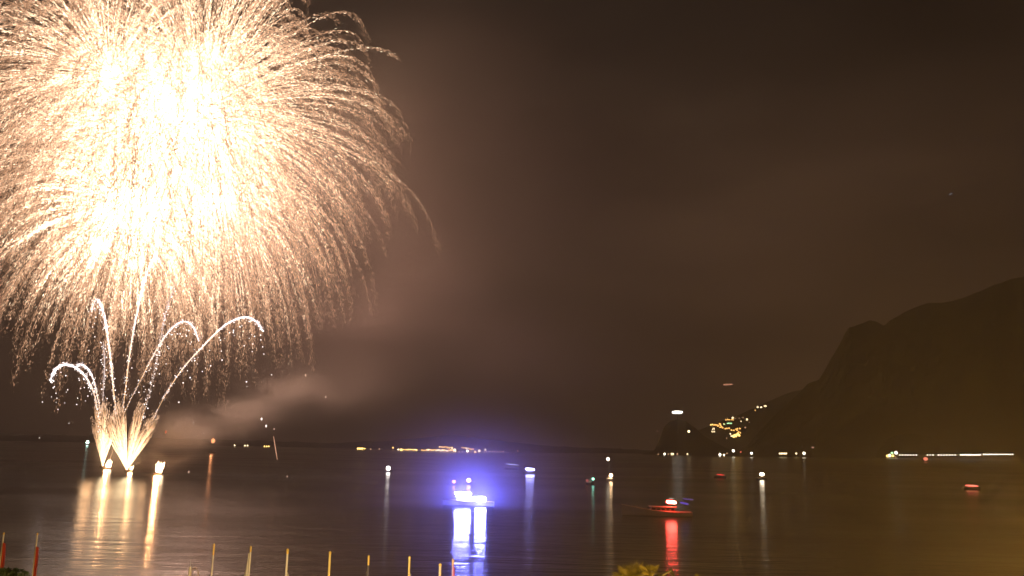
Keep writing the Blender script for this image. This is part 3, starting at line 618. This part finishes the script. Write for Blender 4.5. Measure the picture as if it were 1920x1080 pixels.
# the red lit launch
p = on_water(1232, 967); e = empty('wooden_launch', p, R(-4), 'long low launch with upswept bow, a glaring red lamp and its red reflection', 'boat')
L, Wd, H = 14.6, 3.2, .85
hull_mesh(L, Wd, H, 1.5, -1).build('hull', mat('grey_hull', (.55, .5, .42), .5), e); gunwale(L, Wd, H, 1.5, -1, .03, .09).build('gunwale', mat('cream_rubbing_strake', (.62, .52, .36), .5), e)
b = MB(); b.box((1.2, 0, H + .5), (5.2, 2.1, 1.0), 0, .9); b.build('cabin', mat('maroon_cabin', (.22, .08, .06), .5), e)
for k in range(5): b = MB(); b.box((-.75 + k * .98, -1.02, H + .56), (.66, .06, .40)); b.build('cabin_window', glass, e)
b = MB(); b.box((1.2, 0, H + 1.08), (5.8, 2.5, .10)); b.build('cabin_roof', mat('cream_roof', (.5, .42, .32), .6), e)
b = MB(); b.tube([(-6.8, 0, 1.5), (-6.2, -.4, 1.95), (-4, -1.2, 1.75), (-2, -1.4, 1.5)], .03, 6); b.tube([(-6.8, 0, 1.5), (-6.2, .4, 1.95), (-4, 1.2, 1.75), (-2, 1.4, 1.5)], .03, 6); b.build('bow_rail', steel, e)
b = MB(); b.tube([(-7.3, 0, 1.6), (-8.2, 0, 2.25)], .05, 6); b.build('bowsprit', trim, e)
Mi = (Matrix.Translation(p) @ Matrix.Rotation(R(-4), 4, 'Z')).inverted()
strip_on(e, Mi, 1249.5, 940.5, 1268, 942.5, p.y - 1.9, 2.9, (1, .06, .04), 90, 'red_lamp')
strip_on(e, Mi, 1251, 940.8, 1266.5, 942.2, p.y - 2.25, 1.3, (1, .72, .62), 6, 'lamp_core', False)
strip_on(e, Mi, 1275, 942, 1291, 945.5, p.y - 1.9, 1.7, (.22, .12, .75), .55, 'blue_lamp', False)
strip_on(e, Mi, 1280, 935, 1300, 937, p.y - 1.6, 1.1, (.25, .15, .7), .3, 'blue_lamp', False)
strip_on(e, Mi, 1254, 934.5, 1263, 934.8, p.y - 1.7, 1.0, (.8, .7, .6), .5, 'roof_lamp', False)

# ------------------------------------------------------------------ the quay: ground, flagpoles, palms, lamps (mostly below the picture)
g = MB(); g.add([(-400, -60, .8), (400, -60, .8), (400, 62, .8), (-400, 62, .8), (400, 62, -1), (-400, 62, -1)], [(0, 1, 2, 3), (3, 2, 4, 5)])
tag(g.build('promenade', mat('stone_paving', (.22, .20, .18), .8, noise=(1.2, .25), bump=.1)), kind='structure')
white_paint = mat('white_pole_paint', (.78, .76, .72), .4); gold = mat('gilded_cap', (.85, .62, .16), .35, .2)
red_cloth = mat('red_flag_cloth', (.62, .07, .03), .8, noise=(2, .2)); pale_cloth = mat('pale_flag_cloth', (.62, .62, .62), .8, noise=(2, .15)); yellow_paint = mat('yellow_pole_paint', (.80, .66, .26), .45)
dark_cloth = mat('dark_flag_cloth', (.06, .05, .08), .85)
def flagpole(px, py, Y, label, cap=.5, flag=None, fw=.35, fl=3.2, fmat=None, pole=None, drop=.4, bulge=1, r=.034):
    t = at(px, py, Y); base = .8; h = t.z - base
    e = empty('flagpole', (t.x, t.y, base), 0, label, 'flagpole', 'flagpoles along the promenade')
    b = MB(); b.tube([(0, 0, 0), (0, 0, h * .5), (0, 0, h - cap)], [r * 1.5, r * 1.2, r], 10); b.tube([(0, 0, 0), (0, 0, .15)], r * 3, 10); b.build('pole', pole or white_paint, e)
    b = MB(); b.tube([(0, 0, h - cap), (0, 0, h - .04), (0, 0, h)], [r * 1.15, r * 1.3, r * .5], 10); b.build('pole_cap', gold, e)
    if flag:
        # cloth hanging in soft folds down the pole
        b = MB(); N = 18; M = 9; V = []
        for i in range(N + 1):
            v = i / N; z = h - cap - drop - v * fl
            wv = fw * (.25 + .75 * math.sin(min(1, v * 1.5) * math.pi / 2)) * (1 + .25 * math.sin(v * 9 + px)) * bulge
            for k in range(M + 1):
                u = k / M; V.append((flag * (r * 1.1 + u * wv), .09 * math.sin(u * 9 + v * 5 + px) * min(1, u * 3), z - .10 * u))
        Fc = [(i * (M + 1) + k, i * (M + 1) + k + 1, (i + 1) * (M + 1) + k + 1, (i + 1) * (M + 1) + k) for i in range(N) for k in range(M)]
        b.add(V, Fc); o = b.build('flag', fmat, e, smooth=True); sm = o.modifiers.new('thick', 'SOLIDIFY'); sm.thickness = .012
    return e
flagpole(7.5, 998, 42.5, 'pale flagpole with a red flag cut by the left edge of the picture', .1, 1, .30, 4, red_cloth, drop=.35)
flagpole(70.5, 999, 42, 'pale flagpole with a furled red flag, second from the left edge', .1, 1, .26, 4, red_cloth, drop=.5)
flagpole(401.5, 1019, 39.6, 'bare flagpole with a long bright yellow tip, leftmost of the row in the middle', .50)
flagpole(470.5, 1023.5, 39, 'flagpole wrapped in a wide pale furled flag', .26, -1, .22, 4.5, pale_cloth, drop=0)
flagpole(539.5, 1028.5, 38.4, 'flagpole with a pale flag drooping to its right', .22, 1, .30, 4, pale_cloth, drop=.75, r=.044)
flagpole(619, 1033.5, 37.6, 'thick flagpole painted yellow all the way down', .12, pole=yellow_paint, r=.046)
flagpole(691.5, 1041, 37, 'flagpole with a short pale tip above a dark furled flag', .40, -1, .10, 4, dark_cloth, drop=0, pole=mat('shaded_pole', (.10, .09, .12), .5))  # pole coloured dark below its pale tip
flagpole(768, 1043, 36.6, 'yellow flagpole with a small pale flag bunched near the bottom edge', .10, 1, .14, 3.5, pale_cloth, drop=.55, pole=yellow_paint, r=.042)
flagpole(825.5, 1056.5, 36.2, 'short pale flagpole left of the blue reflections', .1, pole=mat('cream_pole', (.8, .72, .55), .4), r=.05)
flagpole(849.5, 1047.5, 36, 'thin flagpole with a cream tip standing before the blue reflections', .26, 1, .10, 3.5, red_cloth, drop=.02, pole=mat('rose_pole', (.6, .42, .40), .5), r=.034)
# slender mast and crook-necked lamp between the second and third pole
t = at(357.5, 1052, 40); e = empty('signal_mast', (t.x, t.y, .8), 0, 'slim pale mast with a hair thin antenna beside a crook necked lamp', 'mast')
b = MB(); h = t.z - .8; b.tube([(0, 0, 0), (0, 0, h - .25)], [.08, .055], 8); b.build('mast', white_paint, e); b = MB(); b.tube([(0, 0, h - .25), (0, 0, h)], [.02, .01], 6); b.build('antenna', steel, e)
t = at(368, 1064.5, 40); e = empty('crook_lamp', (t.x, t.y, .8), 0, 'crook necked lamp post curving over beside the slim pale mast', 'street lamp')
b = MB(); h = t.z - .8; pts = [(.12, 0, 0), (.12, 0, h - .35)] + [(-.05 + .17 * math.cos(a), 0, h - .30 + .30 * math.sin(a)) for a in [i * math.pi / 8 for i in range(1, 8)]] + [(-.22, 0, h - .45)]
b.tube(pts, .022, 8); b.build('post', mat('brass_post', (.35, .26, .15), .5), e); b = MB(); b.tube([(-.22, 0, h - .45), (-.22, 0, h - .62)], [.05, .14], 10); b.build('lamp_shade', dark, e)

# palms
leafm = mat('palm_leaf', (.16, .15, .025), .5, noise=(3, .35)); barkm = mat('palm_bark', (.12, .09, .06), .9, noise=(6, .4), bump=.4); greenm = mat('dark_leaf', (.03, .07, .025), .6, noise=(2, .4))
def palm(px, py, Y, R0, n, label, fan=True, seed=0):
    rnd = random.Random(seed); t = at(px, py, Y); zc = t.z - R0 * .78; h = zc - .8
    e = empty('palm_tree', (t.x, t.y, .8), 0, label, 'palm tree', 'palms on the promenade')
    b = MB(); b.tube([(0.15 * math.sin(i), 0, h * i / 9) for i in range(10)], [.22 - .006 * i + .02 * (i % 2) for i in range(10)], 10); b.build('trunk', barkm, e)
    b = MB()
    for k in range(n):
        az = k * 2.399 + rnd.uniform(-.2, .2); el = rnd.uniform(-.5, 1.45); ln = R0 * rnd.uniform(.34, .46)
        d = Vector((math.cos(az) * math.cos(el), math.sin(az) * math.cos(el), math.sin(el))); c0 = Vector((0, 0, h)); tip = c0 + d * ln
        b.tube([c0, c0 + d * ln * .5 + Vector((0, 0, .03)), tip], [.02, .014, .01], 4)
        side = d.cross(Vector((0, 0, 1))).normalized() if abs(d.z) < .98 else Vector((1, 0, 0)); up = side.cross(d)
        m = 34
        for j in range(m):                       # fan of narrow leaf fingers
            a = (j / (m - 1) - .5) * R(230); v = (d * math.cos(a) + side * math.sin(a)).normalized(); l = R0 * .60 * (1 - .18 * abs(a) / 2) * rnd.uniform(.85, 1.05)
            w = v.cross(up).normalized() * l * .024; mid = tip + v * l * .55 + up * .03; end = tip + v * l - Vector((0, 0, .10 * l))
            b.add([tip, mid - w, end, mid + w, mid + up * .02], [(0, 1, 4), (1, 2, 4), (2, 3, 4), (3, 0, 4)])
    b.build('crown', leafm, e); return e
palm(1187, 1058, 30, 1.02, 26, 'fan palm with a broad yellow green crown at the bottom edge', seed=3)
palm(1218, 1058, 28.5, .55, 8, 'smaller fan palm crown with two upright fans right of the broad one', seed=5)
palm(1160, 1074, 31, .6, 8, 'low fan palm peeping up left of the broad crown', seed=8)
palm(1304, 1076, 30, .4, 6, 'tiny palm tip right of the red reflection at the bottom edge', seed=9)
def bushy_tree(px, py, Y, Rr, label, seed):
    rnd = random.Random(seed); t = at(px, py, Y); zc = t.z - Rr; e = empty('garden_tree', (t.x, t.y, .8), 0, label, 'tree')
    b = MB(); b.tube([(0, 0, 0), (.1, 0, (zc - .8) * .6), (0, .1, zc - .8)], [.22, .16, .08], 8)
    for k in range(6): a = k * 1.05; b.tube([(0.05, 0, (zc - .8) * .7), (math.cos(a) * Rr * .6, math.sin(a) * Rr * .6, zc - .8 + .2 * Rr * math.sin(k))], [.08, .03], 6)
    b.build('trunk', barkm, e); b = MB()
    for k in range(2600):
        d = Vector((rnd.gauss(0, 1), rnd.gauss(0, 1), rnd.gauss(0, 1))).normalized(); q = Vector((0, 0, zc - .8)) + d * Rr * (rnd.random() ** .4) * (1 + .25 * math.sin(d.x * 7 + d.z * 5)) 
        u = Vector((rnd.gauss(0, 1), rnd.gauss(0, 1), rnd.gauss(0, 1))).normalized(); w = u.orthogonal().normalized(); s = rnd.uniform(.05, .12)
        b.add([q - u * s, q + w * s * .5, q + u * s, q - w * s * .5], [(0, 1, 2, 3)])
    b.build('crown', greenm, e)
bushy_tree(20, 1067, 38, .7, 'dark leafy tree crown at the bottom left corner behind the red flags', 4)

# street lamps of the promenade: the near one stands just right of the picture and glows into the haze
lampc = (1, .52, .08)
def street_lamp(loc_head, power, label, arm=(0, 0), r=.16, colr=lampc, group='tall lamps of the promenade'):
    hx, hy, hz = loc_head; e = empty('street_lamp', (hx, hy, .8), 0, label, 'street lamp', group); h = hz - .8
    b = MB(); b.tube([(arm[0], arm[1], 0), (arm[0], arm[1], h + .1), (arm[0] * .5, arm[1] * .5, h + .5), (0, 0, h + .36)], [.12, .08, .06, .05], 10); b.tube([(arm[0], arm[1], 0), (arm[0], arm[1], .5)], .2, 10); b.build('post', dark, e)
    b = MB(); b.tube([(0, 0, h + .18), (0, 0, h + .36), (0, 0, h + .44)], [.30, .16, .05], 12); b.build('lamp_hood', dark, e)
    b = MB(); b.ball((0, 0, h), r, 12, 8); b.build('lamp_globe', emis('sodium_lamp', lampc, 300), e, smooth=True)
    point_light('lamp_light', (0, 0, h - r * 2.2), power, colr, r, e)
    return e
LAMP_P = 13500
street_lamp(tuple(at(2075, 1060, 5.4)), LAMP_P, 'tall sodium street lamp just outside the right edge', arm=(.9, .2))
street_lamp(tuple(at(1235, 1118, 18)), 4800, 'sodium lamp below the palms', arm=(.5, 0))
street_lamp((-5, 29, 6.6), 2200, 'sodium lamp behind the row of flagpoles', arm=(.5, 0), colr=(1, .76, .45))

# ------------------------------------------------------------------ smoke, added glare glow, haze
def volume_material(name, blobs, col, dens, aniso=.3, noise_scale=.03, lo=.38, hi=.68, warp=(1, 1, 1), detail=3, absorb=None):
    """soft smoke: sum of gaussian puffs (object space) broken up by noise"""
    m = bpy.data.materials.new(name); m.use_nodes = True; t = m.node_tree; t.nodes.clear()
    o = t.nodes.new('ShaderNodeOutputMaterial'); v = t.nodes.new('ShaderNodeVolumePrincipled'); t.links.new(v.outputs[0], o.inputs['Volume'])
    v.inputs['Color'].default_value = (*col, 1); v.inputs['Anisotropy'].default_value = aniso
    c = t.nodes.new('ShaderNodeTexCoord'); prev = None
    for (ctr, rad, w) in blobs:
        sb = t.nodes.new('ShaderNodeVectorMath'); sb.operation = 'SUBTRACT'; sb.inputs[1].default_value = ctr; t.links.new(c.outputs['Object'], sb.inputs[0])
        dv = t.nodes.new('ShaderNodeVectorMath'); dv.operation = 'DIVIDE'; dv.inputs[1].default_value = rad; t.links.new(sb.outputs[0], dv.inputs[0])
        dt = t.nodes.new('ShaderNodeVectorMath'); dt.operation = 'DOT_PRODUCT'; t.links.new(dv.outputs[0], dt.inputs[0]); t.links.new(dv.outputs[0], dt.inputs[1])
        mu = t.nodes.new('ShaderNodeMath'); mu.operation = 'MULTIPLY'; mu.inputs[1].default_value = -1; t.links.new(dt.outputs['Value'], mu.inputs[0])
        ex = t.nodes.new('ShaderNodeMath'); ex.operation = 'EXPONENT'; t.links.new(mu.outputs[0], ex.inputs[0])
        ad = t.nodes.new('ShaderNodeMath'); ad.operation = 'MULTIPLY_ADD'; ad.inputs[1].default_value = w; t.links.new(ex.outputs[0], ad.inputs[0])
        if prev is not None: t.links.new(prev.outputs[0], ad.inputs[2])
        else: ad.inputs[2].default_value = 0
        prev = ad
    cut = t.nodes.new('ShaderNodeMath'); cut.operation = 'SUBTRACT'; cut.inputs[1].default_value = .02; cut.use_clamp = True; t.links.new(prev.outputs[0], cut.inputs[0])
    last = cut
    if noise_scale:
        mp = t.nodes.new('ShaderNodeMapping'); mp.inputs['Scale'].default_value = warp; n = t.nodes.new('ShaderNodeTexNoise'); n.inputs['Scale'].default_value = noise_scale; n.inputs['Detail'].default_value = detail
        t.links.new(c.outputs['Object'], mp.inputs[0]); t.links.new(mp.outputs[0], n.inputs['Vector'])
        mr = t.nodes.new('ShaderNodeMapRange'); mr.inputs[1].default_value = lo; mr.inputs[2].default_value = hi; mr.interpolation_type = 'SMOOTHSTEP'; t.links.new(n.outputs['Fac'], mr.inputs[0]); mr.inputs[3].default_value = .08
        ml = t.nodes.new('ShaderNodeMath'); ml.operation = 'MULTIPLY'; t.links.new(cut.outputs[0], ml.inputs[0]); t.links.new(mr.outputs[0], ml.inputs[1]); last = ml
    dn = t.nodes.new('ShaderNodeMath'); dn.operation = 'MULTIPLY'; dn.inputs[1].default_value = dens; t.links.new(last.outputs[0], dn.inputs[0]); t.links.new(dn.outputs[0], v.inputs['Density'])
    return m
def cloud_box(name, lo, hi, m, label, cat='smoke'):
    c = (Vector(lo) + Vector(hi)) / 2; d = Vector(hi) - Vector(lo); b = MB(); b.box((0, 0, 0), tuple(d)); o = b.build(name, m, None, c); tag(o, label, cat, None, 'stuff'); return o, c
def puffs(spec, Y, squash=1.0):
    out = []
    for x, y, r, ry, w in spec:
        s = Y / F_PX; out.append((at(x, y, Y), (r * s, r * s * squash, ry * s), w))
    return out
def volume_cloud(name, spec, Y, label, col, dens, pad=2.0, squash=1.0, zmin=.15, **kw):
    P = puffs(spec, Y, squash); lo = [min(c[i] - r[i] * pad for c, r, w in P) for i in range(3)]; hi = [max(c[i] + r[i] * pad for c, r, w in P) for i in range(3)]
    lo[2] = max(lo[2], zmin); c = (Vector(lo) + Vector(hi)) / 2
    m = volume_material(name, [(tuple(q - c), r, w) for q, r, w in P], col, dens, **kw)
    return cloud_box(name, lo, hi, m, label)
# plume drifting right from the teardrop flame
volume_cloud('smoke_plume', [(212, 856, 26, 24, 1.6), (246, 858, 24, 24, 1.3), (305, 868, 13, 15, 8), (320, 846, 24, 20, 3.5), (344, 822, 38, 26, 1.7), (380, 800, 48, 26, .9), (430, 785, 50, 24, .8), (480, 768, 52, 24, .8), (515, 738, 48, 28, .8), (560, 716, 46, 24, .55), (610, 736, 70, 44, .30), (700, 700, 90, 40, .12), (350, 790, 40, 22, .5)],
             322, 'pale smoke plume drifting right from the teardrop flame', (.72, .68, .62), .045, noise_scale=.10, lo=.38, hi=.62, warp=(.6, 1, 1.3), detail=5)
# thin veil of old smoke right of the bursts
volume_cloud('smoke_veil', [(340, 290, 330, 270, .3), (870, 280, 200, 220, 3.4), (1000, 380, 190, 110, .55), (760, 560, 150, 80, .8), (900, 620, 190, 70, .8), (1040, 700, 200, 60, .4), (700, 720, 160, 50, .5)],
             370, 'thin veil of old smoke hanging in the sky right of the golden bursts', (.88, .75, .71), .015, pad=1.9, squash=.6, noise_scale=.013, lo=.28, hi=.62, warp=(.8, 1, 1.6), detail=2)
# added bluish volume imitating lens glare round the blue lit launch
pb = on_water(885, 945)
volume_cloud('lake_mist', [(893, 928, 118, 84, 1.1), (900, 930, 230, 130, .16)], pb.y - 3, 'damp mist glowing blue round the brightly lit launch', (.66, .62, .95), .019, pad=1.7, squash=1.6, noise_scale=0, aniso=.35)

# haze: one even volume over lake and hills
b = MB(); b.box((0, 3900, 545), (17000, 10000, 1093)); 
hm = bpy.data.materials.new('haze_air'); hm.use_nodes = True; t = hm.node_tree; t.nodes.clear()
o = t.nodes.new('ShaderNodeOutputMaterial'); v = t.nodes.new('ShaderNodeVolumePrincipled'); v.inputs['Color'].default_value = (.85, .80, .78, 1); v.inputs['Density'].default_value = HAZE_DENS; v.inputs['Anisotropy'].default_value = .45
t.links.new(v.outputs[0], o.inputs['Volume'])
hz = b.build('haze', hm); tag(hz, 'thin smoky night air over the lake', 'haze', None, 'stuff')
